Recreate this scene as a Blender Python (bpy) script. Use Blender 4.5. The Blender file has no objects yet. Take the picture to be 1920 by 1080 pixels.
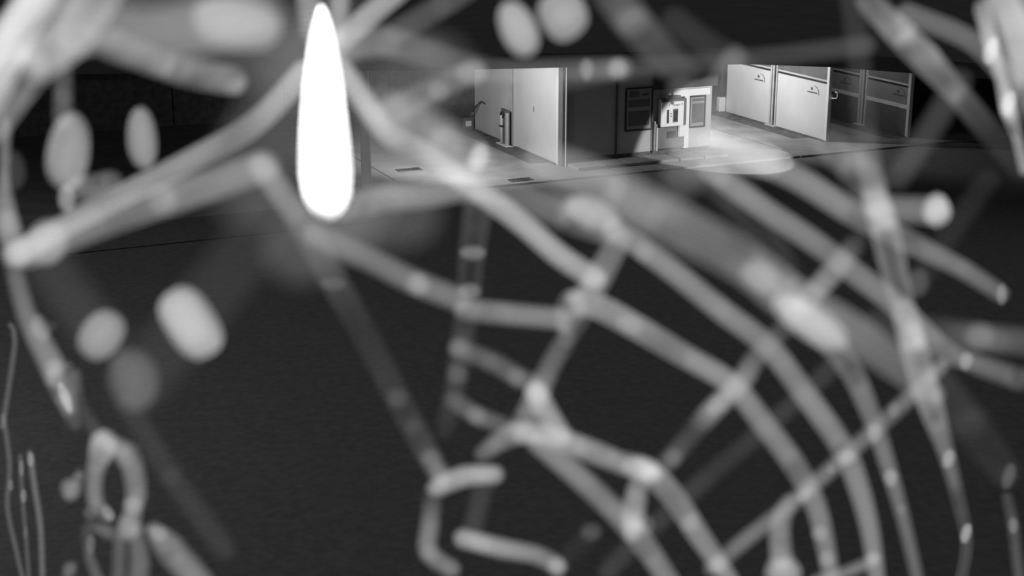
import bpy, bmesh, math, random
from mathutils import Vector, Matrix
random.seed(7)
S = bpy.context.scene
C = S.collection

# ---------------------------------------------------------------- camera
FPX = 2780.0                                   # focal length in pixels of the 1920 px wide frame
CAM_H = 7.0
PITCH = math.atan(825 / FPX)
APERTURE = 0.00055                             # metres, a night-time wide-open iris
cd = bpy.data.cameras.new('camera')
cd.sensor_width = 36.0
cd.lens = FPX / 1920 * 36.0
cd.clip_start = 0.004
cd.clip_end = 400
cd.dof.use_dof = True
cd.dof.focus_distance = 34.0
cd.dof.aperture_fstop = cd.lens * 1e-3 / APERTURE
cam = bpy.data.objects.new('camera', cd)
cam.location = (0, 0, CAM_H)
cam.rotation_euler = (math.pi / 2 - PITCH, 0, 0)
C.objects.link(cam)
S.camera = cam

# ---------------------------------------------------------------- night sky, lamps, exposure
wd = bpy.data.worlds.new('night_sky'); S.world = wd; wd.use_nodes = True
bgn = wd.node_tree.nodes['Background']
bgn.inputs[0].default_value = (1, 1, 1, 1)
bgn.inputs[1].default_value = 0.066
S.view_settings.view_transform = 'Standard'
S.view_settings.look = 'None'
S.view_settings.gamma = 1.0
S.view_settings.exposure = 0.0
S.view_settings.use_curve_mapping = False
try:
    S.cycles.transparent_max_bounces = 64
    S.cycles.use_denoising = True
except Exception:
    pass

# site frame: w runs along the bay fronts, p runs into the bays, origin at the near foot of the left partition
ORG = Vector((1.0466, 33.629, 0)); EW = Vector((0.91193, 0.41034, 0)); EP = Vector((-0.41034, 0.91193, 0))
ANG = math.atan2(EW.y, EW.x)
def site(w, p, z=0.0): return ORG + EW * w + EP * p + Vector((0, 0, z))

def lamp(name, kind, loc, power, target=None, size=0.1, cone=None, blend=0.3):
    l = bpy.data.lights.new(name, kind); l.energy = power
    if kind in ('POINT', 'SPOT'): l.shadow_soft_size = size
    if kind == 'SPOT': l.spot_size = cone; l.spot_blend = blend
    o = bpy.data.objects.new(name, l); o.location = loc; C.objects.link(o)
    if target is not None:
        o.rotation_euler = (Vector(target) - Vector(loc)).to_track_quat('-Z', 'Y').to_euler()
    return o
# infrared floodlight mounted just above and behind the camera lens
lamp('infrared_floodlight', 'POINT', (-0.19, -0.15, CAM_H + 0.27), 51.0, size=0.02)
lamp('infrared_floodlight', 'POINT', (0.23, -0.15, CAM_H + 0.18), 35.0, size=0.02)
# ceiling lamps of the washing bays
lamp('bay_light', 'SPOT', site(-3.0, -0.4, 2.5), 360, site(-1.2, 1.4, 0.2), 0.15, math.radians(134), 0.6)
lamp('bay_light', 'SPOT', site(4.5, 1.7, 2.5), 400, site(7.3, 1.8, 0.5), 0.12, math.radians(142), 0.4)
# added fill light far off on the left, brightens the left forecourt
lamp('left_fill_lamp', 'POINT', site(-19, -12, 5.0), 300, size=0.15)
lamp('terminal_lamp', 'SPOT', site(4.3, -5.0, 2.4), 900, site(3.95, -0.23, -0.05), 0.02, math.radians(42), 0.18)
lamp('bay_light', 'SPOT', site(8.2, 0.6, 2.5), 38, site(9.5, 0.9, 0.6), 0.12, math.radians(110), 0.5)  # weak fill added to lift the dark partition

# ---------------------------------------------------------------- materials
def lin(g):
    g /= 255.0
    return g / 12.92 if g <= 0.04045 else ((g + 0.055) / 1.055) ** 2.4
def mat(name, a, b=None, scale=8.0, rough=0.7, bump=0.0, detail=4, metal=0.0, spec=0.3):
    m = bpy.data.materials.new(name); m.use_nodes = True
    nt = m.node_tree; bs = nt.nodes['Principled BSDF']
    bs.inputs['Roughness'].default_value = rough; bs.inputs['Metallic'].default_value = metal
    bs.inputs['Specular IOR Level'].default_value = spec
    b = a if b is None else b
    tc = nt.nodes.new('ShaderNodeTexCoord')
    n = nt.nodes.new('ShaderNodeTexNoise'); n.inputs['Scale'].default_value = scale; n.inputs['Detail'].default_value = detail
    nt.links.new(tc.outputs['Object'], n.inputs['Vector'])
    r = nt.nodes.new('ShaderNodeValToRGB')
    r.color_ramp.elements[0].position = 0.3; r.color_ramp.elements[1].position = 0.7
    r.color_ramp.elements[0].color = (a, a, a, 1); r.color_ramp.elements[1].color = (b, b, b, 1)
    nt.links.new(n.outputs['Fac'], r.inputs['Fac']); nt.links.new(r.outputs['Color'], bs.inputs['Base Color'])
    if bump:
        bp = nt.nodes.new('ShaderNodeBump'); bp.inputs['Strength'].default_value = bump
        nt.links.new(n.outputs['Fac'], bp.inputs['Height']); nt.links.new(bp.outputs['Normal'], bs.inputs['Normal'])
    return m
M = {}
M['asphalt'] = mat('asphalt', 0.17, 0.23, 9.0, 0.9, 0.5, 8)
M['concrete'] = mat('concrete', 0.25, 0.36, 1.6, 0.85, 0.2, 8)
M['kerb'] = mat('kerb', 0.10, 0.2, 5, 0.9, 0.3)
M['roof'] = mat('roof_felt', 0.10, 0.14, 1.2, 0.9, 0.2, 6)
M['fascia'] = mat('fascia', 0.06, 0.08, 3, 0.6)
M['panel'] = mat('white_panel', 0.70, 0.78, 1.3, 0.4)
M['post'] = mat('aluminium_post', 0.55, 0.65, 4, 0.45)
M['white'] = mat('white_enamel', 0.82, 0.86, 3, 0.4)
M['dark'] = mat('dark_plastic', 0.04, 0.06, 10, 0.5)
M['mid'] = mat('grey_metal', 0.16, 0.2, 6, 0.5)
M['print'] = mat('grey_print', 0.13, 0.17, 20, 0.7)
M['wall'] = mat('pale_wall', 0.46, 0.54, 1.5, 0.7)
M['frost'] = mat('dark_tinted_pane', 0.16, 0.22, 2.0, 0.25)
M['paper'] = mat('poster_paper', 0.30, 0.38, 2, 0.6)
M['ink'] = mat('poster_ink', 0.12, 0.16, 9, 0.6)
M['shadepanel'] = mat('shaded_panel', 0.30, 0.36, 1.3, 0.4)  # white panel darkened: shade of the unlit bay put into the colour

def silk(name, albedo, transl=0.5):
    m = bpy.data.materials.new(name); m.use_nodes = True
    nt = m.node_tree; nt.nodes.clear()
    o = nt.nodes.new('ShaderNodeOutputMaterial')
    d = nt.nodes.new('ShaderNodeBsdfDiffuse'); t = nt.nodes.new('ShaderNodeBsdfTranslucent'); tr = nt.nodes.new('ShaderNodeBsdfTransparent')
    d.inputs[0].default_value = t.inputs[0].default_value = (albedo, albedo, albedo, 1)
    m1 = nt.nodes.new('ShaderNodeMixShader'); m1.inputs[0].default_value = transl
    nt.links.new(d.outputs[0], m1.inputs[1]); nt.links.new(t.outputs[0], m1.inputs[2])
    a = nt.nodes.new('ShaderNodeAttribute'); a.attribute_name = 'silk_cover'
    m2 = nt.nodes.new('ShaderNodeMixShader')
    nt.links.new(a.outputs['Fac'], m2.inputs[0]); nt.links.new(tr.outputs[0], m2.inputs[1]); nt.links.new(m1.outputs[0], m2.inputs[2])
    nt.links.new(m2.outputs[0], o.inputs[0])
    return m
M['silk'] = silk('dusty_silk', 0.30)
M['silk_white'] = silk('white_silk', 0.60, 0.2)

# ---------------------------------------------------------------- helpers
def tag(o, label=None, cat=None, group=None, kind=None):
    if label: o['label'] = label
    if cat: o['category'] = cat
    if group: o['group'] = group
    if kind: o['kind'] = kind
    return o
def empty(name, loc, rz=ANG, **kw):
    o = bpy.data.objects.new(name, None); o.location = loc; o.rotation_euler = (0, 0, rz); o.empty_display_size = 0.1
    C.objects.link(o); return tag(o, **kw)
def bm_box(bm, a, b):
    x0, y0, z0 = a; x1, y1, z1 = b
    v = [bm.verts.new(p) for p in ((x0,y0,z0),(x1,y0,z0),(x1,y1,z0),(x0,y1,z0),(x0,y0,z1),(x1,y0,z1),(x1,y1,z1),(x0,y1,z1))]
    for f in ((0,3,2,1),(4,5,6,7),(0,1,5,4),(1,2,6,5),(2,3,7,6),(3,0,4,7)): bm.faces.new([v[i] for i in f])
def obj(name, bm, m, parent=None, bevel=0.0, smooth=False, loc=None, rz=None):
    if bevel:
        bmesh.ops.bevel(bm, geom=list(bm.edges), offset=bevel, segments=2, affect='EDGES', clamp_overlap=True)
    me = bpy.data.meshes.new(name); bmesh.ops.recalc_face_normals(bm, faces=bm.faces); bm.to_mesh(me); bm.free()
    me.materials.append(M[m] if isinstance(m, str) else m)
    if smooth:
        for f in me.polygons: f.use_smooth = True
    o = bpy.data.objects.new(name, me); C.objects.link(o)
    if parent: o.parent = parent
    if loc is not None: o.location = loc
    if rz is not None: o.rotation_euler = (0, 0, rz)
    return o
def box(name, a, b, m, parent=None, bevel=0.0):
    bm = bmesh.new(); bm_box(bm, a, b); return obj(name, bm, m, parent, bevel)
def tube(bm, pts, rad, n=8, caps=True):
    """pts: Vectors; rad: float or list"""
    if not isinstance(rad, (list, tuple)): rad = [rad] * len(pts)
    rings = []; up = None
    for i, p in enumerate(pts):
        t = (pts[min(i + 1, len(pts) - 1)] - pts[max(i - 1, 0)]).normalized()
        if up is None:
            up = t.orthogonal().normalized()
        else:
            up = (up - t * up.dot(t)).normalized()
        s = t.cross(up)
        rings.append([bm.verts.new(p + (up * math.cos(k * 2 * math.pi / n) + s * math.sin(k * 2 * math.pi / n)) * rad[i]) for k in range(n)])
    for a, b in zip(rings, rings[1:]):
        for k in range(n): bm.faces.new((a[k], a[(k + 1) % n], b[(k + 1) % n], b[k]))
    if caps:
        bm.faces.new(rings[0][::-1]); bm.faces.new(rings[-1])
    return rings
def prism(bm, poly, z0, z1):
    lo = [bm.verts.new((x, y, z0)) for x, y in poly]; hi = [bm.verts.new((x, y, z1)) for x, y in poly]
    n = len(poly)
    bm.faces.new(lo[::-1]); bm.faces.new(hi)
    for i in range(n): bm.faces.new((lo[i], lo[(i + 1) % n], hi[(i + 1) % n], hi[i]))

# ---------------------------------------------------------------- the ground and the building
bm = bmesh.new(); bm_box(bm, (-60, -34, -0.3), (70, 80, -0.04))
tag(obj('ground', bm, 'asphalt', loc=ORG, rz=ANG), 'dark asphalt forecourt in front of the washing bays', kind='structure')
slab = tag(empty('concrete_slab', ORG), 'pale concrete floor of the washing bays', kind='structure')
for i, (a, b) in enumerate(((-16, -10.02), (-10, -4.02), (-4, 1.98), (2, 5.68), (5.7, 9.6), (9.62, 16))):
    box('slab_panel', (a, -1.5, -0.2), (b, 9, 0.0), 'concrete', slab, 0.012)
for w, p0, p1 in ((0.0, 0.3, 5.4), (7.33, 0.4, 4.6), (9.53, -0.6, 4.0)):
    box('gutter_strip', (w - 0.55, p0, -0.1), (w - 0.11, p1, 0.004), 'kerb', slab, 0.001)
seam = box('tar_seam', (-14, -3.4, -0.06), (-5.6, -3.34, -0.032), 'dark'); seam.location = ORG; seam.rotation_euler.z = ANG
tag(seam, 'thin dark tar seam across the asphalt left of the bays', kind='structure')

# canopy roof, seen from above, with a slightly faceted front edge
edge = [(-20, 3.5), (-3.11, -2.51), (-0.9, -3.1), (2.34, -4.11), (3.7, -5.2), (4.64, -6.57), (7.2, -10.2)]
poly = edge + [(30, -10.2), (30, 40), (-20, 40)]
bm = bmesh.new(); prism(bm, poly, 2.78, 2.95)
roof = tag(obj('canopy_roof', bm, 'roof', loc=ORG, rz=ANG), 'flat dark felt canopy roof over the washing bays', kind='structure')
bm = bmesh.new()
for (x0, y0), (x1, y1) in zip(edge, edge[1:]):
    d = Vector((x1 - x0, y1 - y0)).normalized(); nn = Vector((d.y, -d.x)) * 0.04
    prism(bm, [(x0, y0), (x1, y1), (x1 + nn.x, y1 + nn.y), (x0 + nn.x, y0 + nn.y)], 2.70, 2.99)
obj('fascia_board', bm, 'fascia', roof)

# plant room between the two bays
fw = tag(empty('wall_front', ORG), 'pale front wall of the plant room between the bays', kind='structure')
box('wall_panel', (0.06, -0.16, 0.14), (1.43, 4.5, 2.78), 'wall', fw, 0.01)
box('wall_panel', (1.445, -0.16, 0.14), (2.36, 4.5, 2.78), 'wall', fw, 0.01)
box('wall_panel', (2.375, -0.16, 0.14), (4.0, 4.5, 2.78), 'wall', fw, 0.01)
box('plinth', (0.06, -0.13, 0.0), (4.0, 4.48, 0.14), 'kerb', fw, 0.01)
box('downpipe', (1.40, -0.22, 0.0), (1.44, -0.165, 2.78), 'kerb', fw, 0.01)
bw = tag(empty('wall_back', ORG), 'dim rear wall behind the washing bays', kind='structure')
for i in range(8):
    box('wall_panel', (-16 + i * 3.0, 8.6, 0.0), (-13.03 + i * 3.0, 8.8, 2.78), 'kerb', bw, 0.01)
kb = tag(empty('kerb_step', ORG), 'low concrete kerb step before the plant room', kind='structure')
for i in range(6):
    box('kerb_stone', (0.1 + i * 0.66, -0.9, 0.0), (0.745 + i * 0.66, -0.17, 0.07), 'concrete', kb, 0.012)
tr = tag(empty('trim_1', ORG), 'white door surround on the plant room wall', kind='structure')
box('header', (2.90, -0.235, 1.40), (3.9, -0.165, 1.56), 'white', tr, 0.008)
box('jamb', (3.20, -0.25, 0.16), (3.34, -0.165, 1.40), 'white', tr, 0.008)
box('side_strip', (2.42, -0.24, 0.16), (2.46, -0.165, 0.86), 'white', tr, 0.006)
# added dark board standing in for the roof's shade above the header
tag(box('roof_shade_board', (2.4, -0.24, 1.60), (4.1, -0.165, 2.1), 'fascia', fw))

# ---------------------------------------------------------------- partitions
def logo(parent, y, z, face=-0.03):
    g = []
    bm = bmesh.new()                                     # tapering swoosh
    n = 14; up = []; lo = []
    for i in range(n + 1):
        t = i / n; a = math.radians(95 - 100 * t)
        cx, cz = 0.20 * math.cos(a), 0.19 * math.sin(a)
        th = 0.008 + 0.022 * t * (1.25 - t)
        up.append((cx * (1 + th / 0.2), cz * (1 + th / 0.2))); lo.append((cx, cz))
    vs = [[bm.verts.new((face - 0.003, y - 0.07 - u, z - 0.09 + v)) for u, v in row] for row in (up, lo)]
    vb = [[bm.verts.new((face + 0.003, y - 0.07 - u, z - 0.09 + v)) for u, v in row] for row in (up, lo)]
    for i in range(n):
        bm.faces.new((vs[0][i], vs[0][i + 1], vs[1][i + 1], vs[1][i]))
        bm.faces.new((vb[0][i], vb[1][i], vb[1][i + 1], vb[0][i + 1]))
        bm.faces.new((vs[0][i], vb[0][i], vb[0][i + 1], vs[0][i + 1])); bm.faces.new((vs[1][i], vs[1][i + 1], vb[1][i + 1], vb[1][i]))
    obj('swoosh', bm, 'print', parent)
    bm = bmesh.new()
    for k, (a, b) in enumerate(((0.0, 0.05), (0.058, 0.085))):
        bm_box(bm, (face - 0.003, y - 0.02 + a * 0.9, z - 0.01), (face + 0.003, y - 0.02 + b * 0.9, z + 0.055))
    obj('emblem', bm, 'mid', parent)
    bm = bmesh.new()
    for k in range(11):
        w = random.uniform(0.022, 0.034)
        bm_box(bm, (face - 0.003, y + 0.20 - k * 0.038 - w, z - 0.085), (face + 0.003, y + 0.20 - k * 0.038, z - 0.055))
    obj('lettering', bm, 'print', parent)

def partition(w, label, p_near, p_mid, p_far, top, panel_m, has_logo=(), glass=True, full=False, stripe=False, plen=0.0):
    t = empty('partition_wall', site(w, 0), label=label, cat='partition', group='white partition walls of the washing bays')
    for a, b in ((p_near + 0.05, p_mid - 0.16), (p_mid + 0.16, p_far)):
        if stripe: box('lower_panel', (-0.022, a, 0.02), (0.022, b, 0.71), 'mid', t, 0.006)
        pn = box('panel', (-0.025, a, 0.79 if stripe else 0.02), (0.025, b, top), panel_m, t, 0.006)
        for y, z in has_logo:
            if a < y < b: logo(pn, y, z)
        if glass:
            box('rail', (-0.03, a, top + 0.055), (0.03, b, top + 0.10), 'post', t, 0.004)
            box('upper_pane', (-0.008, a, top + 0.10), (0.008, b, 2.72), 'frost', t)
            box('dark_gap', (-0.012, a, top - 0.002), (0.012, b, top + 0.057), 'dark', t)
        if stripe:
            box('stripe', (-0.034, a, 0.70), (-0.024, b, 0.80), 'white', t, 0.002)
    for y0, y1 in ((p_mid - 0.16, p_mid - 0.10), (p_mid - 0.02, p_mid + 0.05), (p_mid + 0.09, p_mid + 0.16)):
        box('post', (-0.05, y0, 0.0), (0.05, y1, 2.76), 'post', t, 0.006)
    box('post_channel', (-0.02, p_mid - 0.10, 0.0), (0.02, p_mid + 0.09, 2.76), 'dark', t)
    box('base_plate', (-0.12, p_mid - 0.22, 0.0), (0.12, p_mid + 0.22, 0.03), 'post', t, 0.004)
    box('end_post', (-0.05, p_near - 0.06, 0.0), (0.05, p_near + 0.05, 2.76), 'white', t, 0.008)
    box('kerb', (-0.10, p_near - 0.02, 0.0), (0.10, p_far, 0.018), 'kerb', t, 0.003)
    return t
pl = partition(0.0, 'plain white partition wall beside the plant room, leftmost of the three', -0.06, 2.49, 4.84, 2.5, 'panel', glass=False)
box('crack', (-0.028, 1.22, 1.02), (-0.022, 1.26, 1.15), 'print', pl)
box('corner_strip', (0.045, -0.34, 0.0), (0.07, -0.30, 2.76), 'white', pl, 0.004)
box('corner_post', (-0.02, -0.30, 0.0), (0.05, -0.12, 2.76), 'mid', pl, 0.004)
pr = partition(7.33, 'brightly lit white partition wall with printed logos right of the plant room', -0.22, 2.13, 4.40, 1.41, 'panel', ((0.44, 1.20), (2.84, 1.18)))
dk = partition(9.53, 'unlit partition wall with a pale stripe, rightmost of the three', -0.60, 1.26, 3.9, 1.23, 'shadepanel', ((-0.16, 1.08), (2.05, 1.07)), stripe=True)

# hook on the end post of the lit partition
t = empty('wall_hook', site(7.33, -0.29, 1.10), label='small white wire hook on the end of the lit partition', cat='hook')
bm = bmesh.new(); tube(bm, [Vector(v) for v in ((0.02, 0.0, 0.0), (0.03, -0.08, -0.01), (0.06, -0.16, 0.0), (0.07, -0.19, 0.05), (0.07, -0.18, 0.13), (0.05, -0.12, 0.16))], 0.014)
obj('wire', bm, 'white', t, smooth=True)
box('hook_plate', (-0.02, -0.012, -0.05), (0.06, 0.0, 0.06), 'white', t, 0.003)
# small switch box at the far end of the lit partition
t = empty('switch_box', site(7.20, 4.46, 0.0), label='small pale switch box at the far end of the lit partition', cat='box')
box('housing', (-0.10, -0.06, 0.02), (0.10, 0.10, 0.42), 'white', t, 0.015)
box('lid', (-0.115, -0.04, 0.05), (-0.10, 0.08, 0.38), 'post', t, 0.006)
box('conduit', (-0.03, 0.0, 0.42), (0.02, 0.05, 1.3), 'dark', t, 0.008)

# lance holder on the left partition
t = empty('lance_holder', site(-0.16, 2.60, 0.03), label='upright washing lance holder fixed to the plain white partition', cat='lance holder')
box('back_plate', (-0.02, -0.22, 0.0), (0.03, 0.22, 0.86), 'mid', t, 0.01)
box('side_rail', (-0.07, -0.24, 0.0), (-0.01, -0.14, 0.80), 'post', t, 0.008)
bm = bmesh.new(); tube(bm, [Vector((-0.06, 0.08, 0.02)), Vector((-0.06, 0.08, 0.64)), Vector((-0.07, 0.07, 0.70))], 0.035, 10); obj('lance_tube', bm, 'white', t, smooth=True)
bm = bmesh.new(); tube(bm, [Vector((-0.07 - 0.02 * 0, 0.05 + 0.07 * math.cos(a), 0.72 + 0.07 * math.sin(a))) for a in [k * math.pi / 6 for k in range(-2, 9)]], 0.018); obj('grip', bm, 'dark', t, smooth=True)
box('clamp', (-0.11, 0.02, 0.42), (-0.01, 0.14, 0.46), 'dark', t, 0.006)
box('drip_slot', (-0.04, 0.14, 0.08), (-0.015, 0.18, 0.30), 'dark', t, 0.004)
box('foot', (-0.12, -0.30, -0.03), (0.10, 0.30, 0.0), 'white', t, 0.006)
# dark swing arm near the far end
t = empty('hose_arm', site(-0.06, 4.6, 0.45), label='thin dark hose arm at the far end of the plain partition', cat='hose arm')
bm = bmesh.new(); tube(bm, [Vector(v) for v in ((0.0, 0.40, -0.04), (-0.03, 0.05, 0.18), (-0.03, -0.30, 0.36), (-0.02, -0.42, 0.37), (0.0, -0.5, 0.34))], 0.02); obj('arm', bm, 'dark', t, smooth=True)
bm = bmesh.new(); tube(bm, [Vector(v) for v in ((-0.02, 0.30, -0.10), (-0.05, 0.14, -0.06), (-0.05, -0.02, 0.08), (-0.03, -0.22, 0.32))], 0.012); obj('hose', bm, 'mid', t, smooth=True)
box('wall_bracket', (-0.03, 0.30, -0.16), (0.05, 0.42, 0.02), 'mid', t, 0.006)
# small waste bin shape under the arm
t = empty('wall_dispenser', site(-0.14, 5.1, 0.0), label='small grey dispenser box standing beyond the plain partition', cat='dispenser')
box('housing', (-0.16, -0.16, 0.0), (0.14, 0.16, 0.30), 'mid', t, 0.02)
box('front_plate', (-0.10, -0.172, 0.08), (0.06, -0.158, 0.22), 'white', t, 0.006)

# ---------------------------------------------------------------- payment terminal
def text(name, s, size, parent, loc, m='print'):
    cu = bpy.data.curves.new(name, 'FONT'); cu.body = s; cu.size = size; cu.extrude = 0.002; cu.align_x = 'CENTER'
    tmp = bpy.data.objects.new('tmp', cu); C.objects.link(tmp)
    bpy.context.view_layer.update()
    me = bpy.data.meshes.new_from_object(tmp.evaluated_get(bpy.context.evaluated_depsgraph_get()))
    bpy.data.objects.remove(tmp); bpy.data.curves.remove(cu)
    me.materials.clear(); me.materials.append(M[m])
    o = bpy.data.objects.new(name, me); C.objects.link(o); o.parent = parent
    o.location = loc; o.rotation_euler = (math.pi / 2, 0, 0)
    return o
t = empty('payment_terminal', site(2.80, -0.24, 0.0), label='white payment terminal with two dark coin slots on the front wall', cat='terminal')
box('housing', (-0.30, -0.13, 0.74), (0.39, 0.06, 1.38), 'mid', t, 0.015)
fp = box('face_plate', (-0.31, -0.15, 0.74), (0.30, -0.128, 1.32), 'white', t, 0.008)
box('slot', (-0.155, -0.158, 0.82), (-0.10, -0.146, 1.14), 'dark', t, 0.003)
dsp = box('display', (0.01, -0.158, 0.83), (0.145, -0.146, 1.15), 'mid', t, 0.003)
box('display_glass', (0.03, -0.162, 0.86), (0.125, -0.155, 1.12), 'dark', dsp, 0.002)
for z in (0.98, 1.04): box('button', (-0.055, -0.157, z - 0.016), (-0.025, -0.147, z + 0.016), 'mid', t, 0.003)
text('lettering', 'Sauger', 0.075, t, (0.10, -0.152, 1.225))
text('numeral', '2', 0.09, t, (0.245, -0.152, 1.225))
text('numeral', '1', 0.09, t, (-0.09, -0.152, 1.225))
bm = bmesh.new(); prism(bm, [(-0.05, 0), (0.0, -0.05), (0.05, 0), (0.03, 0.03), (-0.03, 0.03)], 0, 0.006)
o = obj('arrow_mark', bm, 'mid', t, loc=(-0.02, -0.150, 1.295)); o.rotation_euler = (math.pi / 2, 0, 0)
box('lock_rail', (-0.12, -0.12, 1.39), (0.24, 0.05, 1.45), 'mid', t, 0.01)
t = empty('terminal_cabinet', site(2.82, -0.22, 0.0), label='dark grey cabinet fixed to the wall below the white terminal', cat='cabinet')
box('body', (-0.35, -0.06, 0.20), (0.38, 0.05, 0.73), 'mid', t, 0.008)
box('recess', (-0.10, -0.07, 0.44), (0.16, -0.055, 0.60), 'dark', t, 0.004)
box('coin_box', (0.19, -0.11, 0.46), (0.36, -0.06, 0.73), 'white', t, 0.02)
box('edge_strip', (-0.37, -0.07, 0.16), (-0.345, -0.0, 0.80), 'white', t, 0.004)

def poster(w0, w1, z0, z1, label, lines):
    t = empty('poster_frame', site((w0 + w1) / 2, -0.165, z0), label=label, cat='poster')
    hw = (w1 - w0) / 2; h = z1 - z0
    box('sheet', (-hw + 0.02, -0.018, 0.02), (hw - 0.02, -0.004, h - 0.02), 'paper', t)
    for a, b in (((-hw, -0.03, 0), (-hw + 0.04, 0.0, h)), ((hw - 0.04, -0.03, 0), (hw, 0.0, h)), ((-hw + 0.04, -0.03, 0), (hw - 0.04, 0.0, 0.04)), ((-hw + 0.04, -0.03, h - 0.04), (hw - 0.04, 0.0, h))):
        box('frame_bar', a, b, 'dark', t, 0.004)
    for (x0, y0, x1, y1) in lines:
        box('print_block', (-hw + 2 * hw * x0, -0.021, h * y0), (-hw + 2 * hw * x1, -0.017, h * y1), 'ink', t)
poster(1.65, 2.38, 0.66, 1.68, 'dark framed notice poster left of the white terminal', ((0.12, 0.55, 0.88, 0.72), (0.14, 0.78, 0.5, 0.92), (0.6, 0.8, 0.85, 0.86), (0.12, 0.12, 0.88, 0.46)))
poster(3.36, 3.82, 0.62, 1.39, 'narrow framed notice poster right of the white door jamb', ((0.2, 0.15, 0.9, 0.75), (0.2, 0.82, 0.9, 0.9)))

# ---------------------------------------------------------------- column, sign, drains
t = empty('support_column', site(-4.80, -0.5, 0.0), label='grey canopy support column on the far left of the slab', cat='column')
bm = bmesh.new(); tube(bm, [Vector((0, 0, 0.0)), Vector((0, 0, 2.78))], 0.11, 20); obj('shaft', bm, 'post', t, smooth=False)
box('base_plate', (-0.2, -0.2, 0.0), (0.2, 0.2, 0.025), 'mid', t, 0.005)
box('reflector_strip', (-0.02, -0.125, 0.15), (0.01, -0.105, 0.32), 'white', t, 0.003)
box('reflector_strip', (-0.03, -0.125, 1.30), (0.0, -0.105, 1.42), 'white', t, 0.003)
t = empty('sign_board', site(-5.35, -0.5, 0), label='small white sign board hung left of the grey column', cat='sign')
box('board', (-0.32, -0.03, 1.78), (0.22, 0.0, 2.12), 'white', t, 0.01)
bm = bmesh.new(); tube(bm, [Vector((-0.3, -0.02, 1.86)), Vector((0.05, -0.03, 1.72)), Vector((0.5, -0.02, 1.60))], 0.018); obj('stay', bm, 'white', t, smooth=True)
box('hanger', (-0.06, -0.02, 2.12), (-0.02, 0.0, 2.78), 'mid', t)
def drain(w0, w1, p, label):
    t = empty('drain_channel', site(w0, p, 0.0), label=label, cat='drain')
    L = w1 - w0
    box('trough', (0, -0.11, 0.001), (L, 0.11, 0.006), 'dark', t)
    for y in (-0.12, 0.10): box('edge_bar', (0, y, 0.001), (L, y + 0.02, 0.02), 'kerb', t, 0.003)
    n = max(3, int(L / 0.09))
    for i in range(n): box('grate_bar', (i * L / n, -0.1, 0.006), (i * L / n + 0.03, 0.1, 0.016), 'dark', t)
drain(-3.63, -3.05, 0.82, 'short dark drain grate on the slab near the grey column')
drain(-1.75, -1.20, -1.2, 'short dark drain grate at the front edge of the slab')

# ---------------------------------------------------------------- spider webs hanging in front of the lens
CM = Matrix.Translation(cam.location) @ cam.rotation_euler.to_matrix().to_4x4()
def P(x, y, d):                                 # a point d metres in front of the lens
    return CM @ Vector(((x - 960) / FPX * d, (540 - y) / FPX * d, -d))
R_SILK = 1.0; BG = 0.02
def add_density(me, vals):
    a = me.attributes.new('silk_cover', 'FLOAT', 'POINT')
    a.data.foreach_set('value', vals)
def need(g): return max(0.0, (lin(g) - BG) / (R_SILK - BG))
def catmull(pts, step=14.0):
    out = []
    n = len(pts)
    for i in range(n - 1):
        p0, p1, p2, p3 = pts[max(i - 1, 0)], pts[i], pts[i + 1], pts[min(i + 2, n - 1)]
        L = math.hypot(p2[0] - p1[0], p2[1] - p1[1]); k = max(2, int(L / step))
        for j in range(k):
            t = j / k
            q = []
            for c in range(4):
                a, b, cc, d = p0[c], p1[c], p2[c], p3[c]
                if c < 2: q.append(0.5 * (2 * b + (cc - a) * t + (2 * a - 5 * b + 4 * cc - d) * t * t + (3 * b - a - 3 * cc + d) * t ** 3))
                else: q.append(b + (cc - b) * t)
            out.append(q)
    out.append(list(pts[-1]))
    return out
WEBS = {}
def web(key, label, centre):
    o = empty('cobweb' if key != 'orb' else 'orb_web', P(*centre), 0.0, label=label, cat='spider web'); WEBS[key] = o
    return o
def thread(key, W, g, pts, name='silk_thread', white=False):
    """W: seen width, g: seen grey; points may carry their own (x, y, W, g)"""
    root = WEBS[key]; off = root.location
    full = [(p[0], p[1], p[2] if len(p) > 2 else W, p[3] if len(p) > 3 else g) for p in pts]
    res = catmull(full)
    P3, rad, den = [], [], []
    for x, y, w, gg in res:
        w *= 1.27; B = max(0.32 * w, min(20.0, 0.5 * w)); frac = 1 - B / w
        e = min(need(gg) * (0.9 if key in ('left', 'right') else 1.0), 0.97)
        d = APERTURE * FPX / B
        P3.append(P(x, y, d) - off); rad.append(0.5 * frac * w / FPX * d); den.append(1 - math.sqrt(1 - e))
    # rounded ends
    for end in (0, -1):
        q = P3[end]; t_ = (P3[end] - P3[1 if end == 0 else -2]).normalized(); r0 = rad[end]
        for a_ in (30, 60, 84):
            qq = q + t_ * r0 * math.sin(math.radians(a_)); rr = r0 * math.cos(math.radians(a_))
            if end == 0: P3.insert(0, qq); rad.insert(0, rr); den.insert(0, den[0])
            else: P3.append(qq); rad.append(rr); den.append(den[-1])
    bm = bmesh.new(); n = 10
    rings = tube(bm, P3, rad, n)
    me = bpy.data.meshes.new(name); bm.to_mesh(me); bm.free()
    vals = []
    for v in den: vals += [v] * n
    add_density(me, vals)
    for f in me.polygons: f.use_smooth = True
    me.materials.append(M['silk_white' if white else 'silk'])
    o = bpy.data.objects.new(name, me); C.objects.link(o); o.parent = root
    return o
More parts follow.
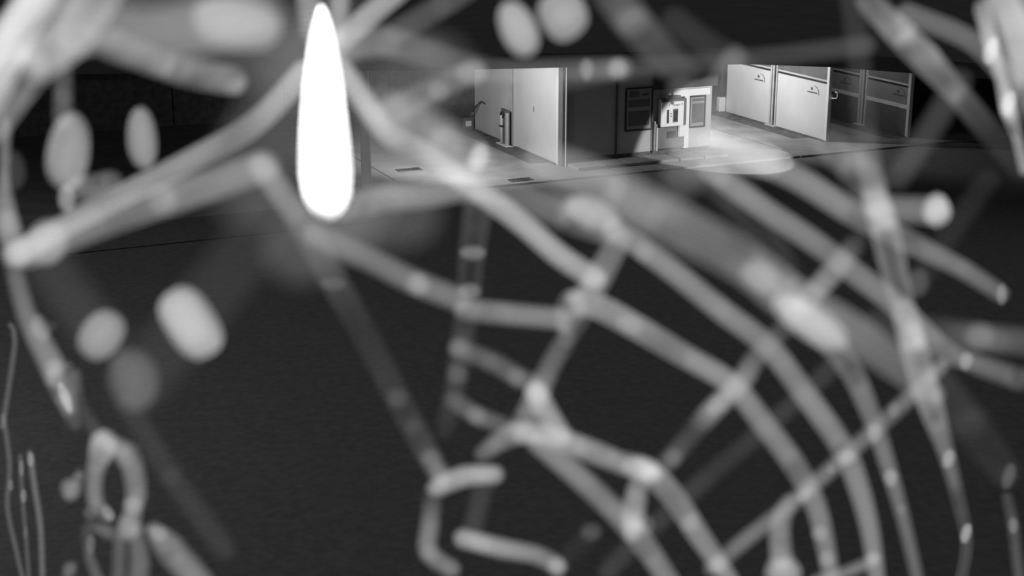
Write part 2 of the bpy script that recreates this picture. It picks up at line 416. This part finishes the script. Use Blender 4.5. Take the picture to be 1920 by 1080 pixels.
def lump(name, x, y, a, b, rot, e, soft, parent, off, rough=0.06, mt='silk', depth=None, sub=3, sq=2.0):
    """ellipsoidal tuft with seen semi-axes a, b (pixels), soft = blur width in pixels"""
    d = depth or APERTURE * FPX / soft
    s = d / FPX
    bm = bmesh.new(); bmesh.ops.create_icosphere(bm, subdivisions=sub, radius=1.0)
    ph = [random.uniform(0, 6.3) for _ in range(6)]
    cr, sr = math.cos(math.radians(rot)), math.sin(math.radians(rot))
    ra, rb = max(a - soft / 2, 2.0), max(b - soft / 2, 2.0)
    c0 = P(x, y, d); RX = CM.to_3x3() @ Vector((1, 0, 0)); RY = CM.to_3x3() @ Vector((0, 1, 0)); RZ = CM.to_3x3() @ Vector((0, 0, 1))
    for v in bm.verts:
        q = v.co.copy()
        f = 1 + rough * (math.sin(3 * q.x + ph[0]) + math.sin(4 * q.y + ph[1]) + math.sin(5 * q.z + ph[2]))
        q *= f / max((abs(v.co.x) ** sq + abs(v.co.y) ** sq + abs(v.co.z) ** sq) ** (1 / sq), 1e-6)
        u, w_ = q.x * ra, q.y * rb
        X = u * cr + w_ * sr; Y = -u * sr + w_ * cr
        v.co = c0 - off + RX * (X * s) + RY * (Y * s) + RZ * (q.z * min(ra, rb) * s)
    me = bpy.data.meshes.new(name); bm.to_mesh(me); bm.free()
    add_density(me, [1 - math.sqrt(1 - min(e, 0.98))] * len(me.vertices))
    for f in me.polygons: f.use_smooth = True
    me.materials.append(M[mt])
    o = bpy.data.objects.new(name, me); C.objects.link(o)
    if parent: o.parent = parent
    return o
def bead(th, x, y, W, g, ax=None, rot=0):
    """a small lump of dust on a thread: seen disc of width W (or W x ax)"""
    key_off = th.parent.location
    ax = ax or W
    W *= 1.18; ax *= 1.18; m = min(W, ax); soft = m * 0.3
    e = min(0.95, need(g) * 0.75)
    return lump('dust_bead', x, y, W / 2, ax / 2, rot, e, soft, th, key_off, 0.04, sub=2)
def tuft(label, x, y, a, b, rot, g, soft, group='out of focus silk tufts near the lens', white=False):
    soft *= 0.6; d = APERTURE * FPX / soft
    o = empty('silk_tuft', P(x, y, d), 0.0, label=label, cat='silk tuft', group=group)
    e = min(0.97, need(g) * 0.78)
    lump('tuft_body', x, y, a, b, rot, e, soft, o, o.location, mt='silk_white' if white else 'silk', sq=2.4, rough=0.03)
    return o

# --- the orb web: spiral threads, spokes and the knots between them
web('orb', 'large orb web of curved out of focus threads filling the lower right half', (1300, 650, 0.12))
T = thread
o = T('orb', 50, 150, [(640, 130), (700, 215), (727, 250), (790, 285), (850, 325), (900, 360), (980, 420), (1050, 480), (1115, 522)])
o = T('orb', 54, 105, [(590, 440), (700, 490), (780, 530), (862, 562)]); bead(o, 784, 533, 54, 120)
o = T('orb', 50, 70, [(897, 385, 60, 85), (885, 475, 52, 75), (878, 560), (858, 700, 48, 68), (835, 805, 44, 50)])
bead(o, 886, 474, 54, 115, 36); bead(o, 880, 545, 52, 110, 36); bead(o, 860, 650, 48, 80); bead(o, 857, 702, 48, 85)
o = T('orb', 50, 122, [(872, 580, 48, 110), (945, 588), (1050, 598)]); bead(o, 944, 589, 46, 60)
o = T('orb', 46, 92, [(860, 655), (930, 682), (968, 706), (1005, 722)]); bead(o, 968, 706, 46, 85); bead(o, 920, 678, 44, 60)
o = T('orb', 44, 75, [(852, 750), (895, 780, 44, 100), (950, 800)]); bead(o, 893, 780, 44, 90)
o = T('orb', 46, 105, [(1165, 445), (1110, 540, 60, 125), (1070, 620, 46, 80), (1030, 690, 46, 100), (1005, 745, 50, 130), (975, 800, 46, 90)])
bead(o, 1060, 635, 42, 70); bead(o, 1008, 742, 52, 120)
o = T('orb', 52, 150, [(1060, 610, 44, 110), (1075, 570, 60, 135), (1120, 575, 54, 160), (1190, 612, 52, 160), (1280, 665, 50, 138), (1370, 720, 50, 130), (1432, 795, 50, 125), (1490, 872, 50, 120), (1530, 950, 46, 120), (1550, 1035, 42, 120), (1560, 1095, 40, 110)])
bead(o, 1180, 608, 60, 110, 44, 28); bead(o, 1536, 1000, 38, 110); bead(o, 1550, 1048, 38, 110)
o = T('orb', 50, 122, [(1150, 430), (1210, 470), (1270, 515), (1350, 580), (1440, 650), (1510, 740), (1580, 840), (1612, 920, 46), (1632, 1000, 42), (1645, 1095, 38)])
bead(o, 1208, 473, 50, 90); bead(o, 1355, 578, 48, 60); bead(o, 1592, 858, 40, 110); bead(o, 1636, 1045, 34, 100)
o = T('orb', 52, 118, [(1490, 580, 60, 120), (1580, 670, 52), (1630, 770, 44, 110), (1670, 890, 38, 108), (1698, 990, 34, 100), (1722, 1095, 32, 95)])
bead(o, 1670, 896, 34, 130, 40); bead(o, 1640, 812, 34, 110, 46); bead(o, 1690, 955, 26, 80)
o = T('orb', 50, 118, [(1330, 318), (1430, 390), (1520, 450), (1600, 510), (1680, 572), (1760, 650), (1810, 675, 44, 110), (1915, 712, 50, 80)])
bead(o, 1811, 677, 30, 130, 42, 10); bead(o, 1350, 330, 50, 90)
o = T('orb', 54, 125, [(1330, 265, 54, 110), (1390, 290), (1490, 332), (1600, 400), (1700, 452, 50, 110), (1800, 502, 44, 105), (1875, 550, 40, 95)])
bead(o, 1878, 552, 26, 120, 42); bead(o, 1805, 500, 40, 60)
o = T('orb', 56, 140, [(1640, 372, 56, 120), (1656, 420, 60, 138), (1675, 500, 56, 130), (1692, 570, 50, 110), (1710, 640, 56, 145), (1740, 745, 54, 145), (1768, 830, 40, 110), (1785, 890, 34, 100), (1808, 985, 28, 100), (1812, 1030, 26, 110), (1800, 1095, 24, 110)])
bead(o, 1652, 395, 60, 110, 44); bead(o, 1710, 635, 58, 100, 80, 0); bead(o, 1740, 748, 52, 110, 60); bead(o, 1779, 860, 30, 140, 42, 15); bead(o, 1811, 1000, 24, 170, 40, 15)
o = T('orb', 40, 100, [(1765, 685, 36, 120), (1690, 760), (1590, 850), (1490, 940), (1400, 1010), (1335, 1065)])
bead(o, 1585, 858, 40, 110); bead(o, 1508, 928, 42, 110, 30, -42); bead(o, 1676, 768, 28, 90, 36); bead(o, 1558, 880, 24, 90)
o = T('orb', 46, 58, [(1570, 680), (1450, 790), (1320, 900), (1200, 1010), (1140, 1070)])
o = T('orb', 48, 112, [(1605, 455, 46, 60), (1570, 500, 50, 120), (1520, 555, 50, 120), (1470, 615, 46, 70), (1415, 675, 46, 95), (1390, 715, 48, 125), (1330, 775, 48, 130), (1300, 810, 46, 70), (1240, 880, 44, 80)])
bead(o, 1264, 858, 44, 95); bead(o, 1350, 755, 66, 110, 44, -45)
o = T('orb', 50, 140, [(905, 850, 40, 95), (960, 815), (1020, 815), (1100, 843), (1165, 868, 48, 125), (1215, 885, 54, 165), (1265, 935, 50, 145), (1308, 1000, 48, 135), (1350, 1060, 44, 130), (1372, 1095, 42, 120)])
bead(o, 1204, 882, 82, 130, 50, 25); bead(o, 1293, 980, 44, 100); bead(o, 1347, 1058, 42, 120); bead(o, 985, 815, 56, 90, 44)
o = T('orb', 50, 140, [(1005, 735), (1022, 770), (1050, 815)])
o = T('orb', 52, 115, [(1010, 830), (1080, 890), (1160, 965), (1185, 995)])
o = T('orb', 50, 125, [(1198, 905, 46, 115), (1188, 985, 52, 145), (1225, 1045, 48, 125), (1258, 1095, 46, 120)]); bead(o, 1186, 988, 50, 110, 56)
bead(o, 1216, 985, 30, 80, 44)
o = T('orb', 46, 120, [(1480, 940, 40, 90), (1462, 985), (1465, 1050, 50)]); bead(o, 1468, 1072, 80, 160, 64)
o = T('orb', 34, 105, [(1530, 1090), (1590, 1072), (1640, 1050)])
o = T('orb', 48, 145, [(818, 915, 44, 125), (870, 893), (925, 890, 46, 140)]); bead(o, 905, 888, 60, 90, 44); bead(o, 826, 910, 44, 90)
o = T('orb', 46, 105, [(812, 925, 42, 55), (806, 985, 42, 115), (803, 1035, 44, 120), (845, 1066, 44, 90)]); bead(o, 846, 1066, 44, 85); bead(o, 808, 1035, 44, 70)
o = T('orb', 46, 62, [(908, 900), (885, 1000)])
o = T('orb', 46, 140, [(870, 1010), (940, 1028), (1010, 1042, 44, 120), (1045, 1062, 44, 110)]); bead(o, 1043, 1062, 46, 130); bead(o, 900, 1018, 56, 90, 42, 15)
o = T('orb', 44, 48, [(1112, 995), (1040, 1065)]); bead(o, 1108, 998, 46, 80)
o = T('orb', 58, 105, [(490, 312, 56, 110), (560, 410, 58, 105), (622, 520, 56, 92), (680, 620, 54, 62), (745, 745, 52, 72), (810, 865, 48, 80), (828, 895, 46, 100)])
bead(o, 624, 532, 56, 80, 36, 0); bead(o, 746, 746, 48, 75); bead(o, 776, 800, 44, 65); bead(o, 808, 860, 46, 85); bead(o, 822, 885, 46, 90)
o = T('orb', 58, 120, [(645, 392, 50, 100), (720, 372), (800, 364), (880, 352), (960, 366, 60, 105), (1060, 400, 70, 105), (1140, 432, 60, 110)])

# --- broad strand right across the middle, nearest to the lens
web('mid', 'broad blurred silk strand slanting from the plain partition to lower right', (1300, 450, 0.07))
o = T('mid', 98, 122, [(1015, 300, 80, 110), (1130, 352), (1250, 412), (1390, 488, 90, 112), (1490, 565, 90, 130), (1600, 625, 80, 122), (1690, 690, 70, 105), (1750, 740, 50, 100)])
bead(o, 1112, 400, 110, 165, 66, 22); bead(o, 1425, 520, 90, 120, 70, 35)
o = T('mid', 90, 52, [(1745, 700, 70, 60), (1820, 800, 80, 52), (1885, 885, 60, 55)]); bead(o, 1892, 893, 30, 90, 52, 15)
o = T('mid', 28, 85, [(1888, 930, 26, 75), (1900, 990), (1912, 1095)]); bead(o, 1900, 985, 24, 110, 34)

# --- threads of the upper right
web('right', 'cobweb of faint and bright threads in the upper right corner', (1750, 200, 0.1))
o = T('right', 52, 58, [(1595, -20), (1612, 120), (1622, 240), (1632, 320, 54, 90), (1645, 380, 56, 110)]); bead(o, 1625, 285, 46, 60); bead(o, 1622, 320, 54, 80)
o = T('right', 58, 110, [(1648, 392), (1755, 395)]); bead(o, 1757, 395, 62, 190, 70)
o = T('right', 60, 120, [(1625, 0, 50, 90), (1690, 65, 60, 140), (1740, 115, 58, 140), (1790, 170, 50, 95), (1850, 240, 52, 62), (1915, 315, 52, 52)]); bead(o, 1735, 100, 56, 90, 80, -45)
o = T('right', 46, 105, [(1700, 25), (1800, 65), (1850, 100), (1900, 160)])
o = T('right', 34, 185, [(1842, 15, 40, 130), (1860, 90, 36, 190), (1878, 150, 32, 150), (1890, 205, 36, 195), (1908, 260, 28, 160), (1922, 320, 30, 140)])
bead(o, 1858, 95, 34, 190, 60, 15); bead(o, 1890, 195, 34, 190, 56, 15)
o = T('right', 58, 65, [(1797, 155), (1745, 240), (1685, 330)]); bead(o, 1795, 162, 40, 60)
o = T('right', 60, 58, [(1640, 605), (1740, 618), (1830, 632, 60, 90), (1930, 642, 60, 75)]); bead(o, 1838, 630, 62, 95); bead(o, 1870, 640, 56, 60)
o = T('right', 52, 50, [(1920, 640), (1850, 340), (1780, 440), (1720, 530)][1:]); bead(o, 1722, 530, 46, 80, 60)
o = T('right', 74, 100, [(1545, 270, 50, 90), (1590, 300), (1630, 350, 70, 100)])
o = T('right', 110, 115, [(1900, -40), (1925, 60), (1950, 180)], name='silk_glow_veil')
o = T('right', 70, 165, [(1870, -20, 60, 130), (1905, 50, 70, 160), (1930, 130, 70, 150)])

# --- loose threads in the top middle
web('top', 'loose web of faint grey threads along the dark roof edge', (1100, 130, 0.09))
o = T('top', 62, 100, [(620, 90, 70, 120), (720, 78), (800, 100, 60, 85), (920, 132, 50, 80), (1085, 130, 48, 80), (1165, 128, 48, 95)])
bead(o, 727, 82, 60, 70); bead(o, 1100, 130, 34, 120, 46); bead(o, 1158, 128, 46, 135)
o = T('top', 48, 145, [(750, -20), (680, 40), (610, 105)])
o = T('top', 44, 130, [(640, -20), (628, 70)])
o = T('top', 56, 120, [(575, -20, 50), (590, 60)])
o = T('top', 50, 76, [(740, 62), (830, 10), (890, -30)]); bead(o, 828, 10, 50, 55)
o = T('top', 52, 88, [(725, 215, 60, 90), (805, 172), (890, 132)]); bead(o, 822, 172, 46, 100); bead(o, 884, 138, 66, 110, 56); bead(o, 742, 222, 74, 90, 110)
o = T('top', 92, 98, [(700, 200, 80, 80), (775, 230), (840, 268), (900, 297, 60, 110)]); bead(o, 838, 268, 70, 120, 80, -60); bead(o, 897, 297, 44, 175, 68, 20)
o = T('top', 46, 66, [(1000, 165), (1180, 128), (1400, 112), (1625, 85)])
o = T('top', 76, 72, [(1140, -20), (1195, 50, 76, 95), (1290, 150, 66, 55)]); bead(o, 1185, 42, 76, 80, 70)
o = T('top', 58, 56, [(1265, 38), (1320, 80), (1395, 125)]); bead(o, 1275, 165, 66, 72, 60, -20)
o = T('top', 80, 92, [(1378, 105, 50, 85), (1335, 205, 76), (1280, 335, 90, 78)])
o = T('top', 80, 66, [(1320, 310), (1400, 390), (1470, 520, 70, 60)])
o = T('top', 62, 130, [(1275, 265, 60, 110), (1350, 285), (1440, 305)])
o = T('top', 120, 60, [(830, 110), (865, 160)]);

# --- tangle on the upper left
web('left', 'thick web strands fanning left from the blown-out white spindle', (250, 300, 0.1))
o = T('left', 50, 140, [(570, 135, 50, 160), (480, 230, 50, 140), (360, 300), (240, 362), (120, 425), (25, 480)])
o = T('left', 66, 118, [(495, 312), (400, 345), (310, 375, 68, 135), (210, 410, 66, 120), (130, 440), (50, 475)]); bead(o, 305, 375, 66, 110)
o = T('left', 62, 118, [(215, 85, 70, 100), (300, 118), (365, 138, 62, 112), (438, 152, 58, 135)]); bead(o, 300, 122, 54, 80)
o = T('left', 84, 190, [(-30, 200, 80, 140), (20, 85, 76, 180), (85, -20, 70, 165)])
o = T('left', 92, 150, [(-20, 240, 70, 120), (50, 130), (130, 70, 90, 150), (190, -20)])
o = T('left', 42, 75, [(118, 90), (118, 225, 44, 90)]); bead(o, 118, 182, 42, 60)
o = T('left', 50, 100, [(150, 355, 54, 120), (210, 338, 44, 95)])
o = T('left', 30, 110, [(12, 230), (8, 330), (15, 420, 50, 140), (35, 480, 50, 140)])
bead(o, 28, 320, 50, 70, 80)
o = T('left', 110, 56, [(80, 480), (135, 560), (190, 630)])
o = T('left', 124, 54, [(500, 420), (355, 605), (255, 720)])
o = T('left', 110, 115, [(100, 10), (230, 60), (330, 60), (480, 20)])
o = T('left', 54, 54, [(240, 760), (320, 890), (420, 1030)]); bead(o, 320, 895, 46, 52)

o = T('left', 190, 76, [(470, 340), (545, 210), (620, 60)], name='silk_glow_veil')  # veils here are added for the lens glow around the spindle
o = T('left', 170, 80, [(640, 400), (715, 280), (770, 140)], name='silk_glow_veil')
o = T('left', 150, 76, [(560, 470), (640, 420), (760, 400)], name='silk_glow_veil')
o = T('left', 170, 80, [(290, 20), (420, 70), (580, 110)], name='silk_glow_veil')  # same stand-in for glow, along the top left
o = T('left', 60, 160, [(-30, 120), (40, 20), (70, -30)])

# --- knotted dusty web on the lower left
web('dust', 'knotted dusty cobweb with lumps hanging on the lower left', (150, 850, 0.14))
o = T('dust', 44, 105, [(25, 500, 40, 90), (50, 590), (75, 640, 50, 115), (105, 700, 54, 115), (125, 755, 40, 120), (140, 795, 30, 80)])
bead(o, 75, 615, 40, 110, 60, -20); bead(o, 105, 710, 46, 120); bead(o, 122, 745, 26, 170, 60, -20); bead(o, 98, 612, 26, 60); bead(o, 130, 685, 24, 70)
o = T('dust', 38, 112, [(195, 830, 56, 135), (178, 890), (180, 945), (203, 968, 28, 125)]); bead(o, 192, 840, 56, 130, 70, 10); bead(o, 170, 962, 34, 90); bead(o, 203, 962, 26, 120, 40, -25)
o = T('dust', 42, 112, [(205, 835, 40), (238, 850, 50), (255, 910, 46), (250, 955), (240, 995, 46)]); bead(o, 233, 858, 48, 100); bead(o, 250, 948, 44, 125); bead(o, 238, 985, 52, 100); bead(o, 262, 930, 40, 70)
o = T('dust', 40, 100, [(205, 1000, 36, 80), (170, 985, 30, 80), (165, 1030, 26, 90), (185, 1090, 30, 100)]); bead(o, 195, 995, 44, 60, 34); bead(o, 170, 1020, 24, 100, 40)
o = T('dust', 60, 110, [(290, 995, 40), (320, 1030), (375, 1095)]); bead(o, 298, 1000, 40, 120)
o = T('dust', 34, 85, [(225, 1010), (222, 1095)])
o = T('dust', 34, 85, [(128, 930, 30), (150, 890, 30)]); bead(o, 133, 917, 46, 120, 50); bead(o, 146, 892, 24, 80)
o = T('dust', 16, 85, [(20, 610), (28, 640), (8, 780), (4, 800)])
o = T('dust', 15, 85, [(6, 780), (18, 870), (14, 950), (30, 1030), (45, 1095)]); bead(o, 20, 910, 14, 120, 24)
o = T('dust', 14, 80, [(38, 855), (42, 930), (48, 1000), (55, 1095)]); bead(o, 40, 878, 14, 120, 30); bead(o, 44, 930, 16, 130, 30); bead(o, 48, 998, 12, 90, 24)
o = T('dust', 17, 100, [(56, 850), (66, 920), (76, 990), (80, 1095)]); bead(o, 58, 862, 18, 130, 30)
o = T('dust', 44, 95, [(255, 1000, 36), (262, 1050), (258, 1095)]); bead(o, 262, 990, 36, 80)
o = T('dust', 30, 95, [(140, 700), (150, 760, 34, 60), (185, 815, 40, 60)]); bead(o, 105, 690, 40, 90)
o = T('dust', 26, 75, [(120, 1090), (135, 1060)]); bead(o, 130, 1068, 36, 90)

# --- tufts of silk caught in the webs, each a thing of its own
soft = 22.0; d = APERTURE * FPX / soft
sp = empty('silk_spindle', P(611, 250, d), 0.0, label='blown-out white silk spindle hanging upright above the slab corner', cat='silk tuft')
prof = [(602, 12, 6), (603, 22, 12), (604, 45, 20), (604, 75, 27), (605, 110, 33), (606, 160, 40), (607, 220, 46), (609, 280, 51), (611, 325, 53), (613, 365, 49), (614, 392, 38), (614, 408, 22), (614, 415, 8)]
bm = bmesh.new(); tube(bm, [P(x, y, d) - sp.location for x, y, q in prof], [max(q - 5, 2) / FPX * d for x, y, q in prof], 20)
me = bpy.data.meshes.new('spindle_body'); bm.to_mesh(me); bm.free(); add_density(me, [0.97] * len(me.vertices)); me.materials.append(M['silk_white'])
for f in me.polygons: f.use_smooth = True
o = bpy.data.objects.new('spindle_body', me); C.objects.link(o); o.parent = sp
tuft('pale slanted silk tuft, largest of the three on the left', 356, 606, 58, 84, -32, 185, 46)
tuft('pale silk tuft leaning against the grey disc on the left', 190, 628, 46, 62, 36, 150, 40)
tuft('dim grey silk disc below the two pale tufts on the left', 252, 712, 56, 72, -8, 95, 50)
tuft('upright oval silk tuft between the left strands', 266, 260, 36, 66, -4, 150, 34)
tuft('tall ragged silk tuft above the left strand fork', 128, 285, 48, 84, 8, 155, 40)
tuft('small silk tuft hanging under the ragged tuft on the left', 125, 372, 22, 34, 0, 145, 24)
tuft('bright silk tuft where the two left strands meet', 86, 455, 46, 56, 30, 130, 40)
tuft('slanted pale silk tuft above the plain partition', 972, 56, 46, 66, -25, 175, 44)
tuft('round pale silk tuft at the top edge in the middle', 1056, 28, 58, 58, -30, 165, 44)
tuft('broad blurred silk tuft left of the white spindle', 445, 45, 100, 62, 10, 150, 60)
tuft('blurred silk tuft in the top left corner', 150, 75, 52, 44, 0, 110, 46)
tuft('long bright tuft on the broad strand right of the middle', 1518, 603, 92, 48, 35, 160, 46)
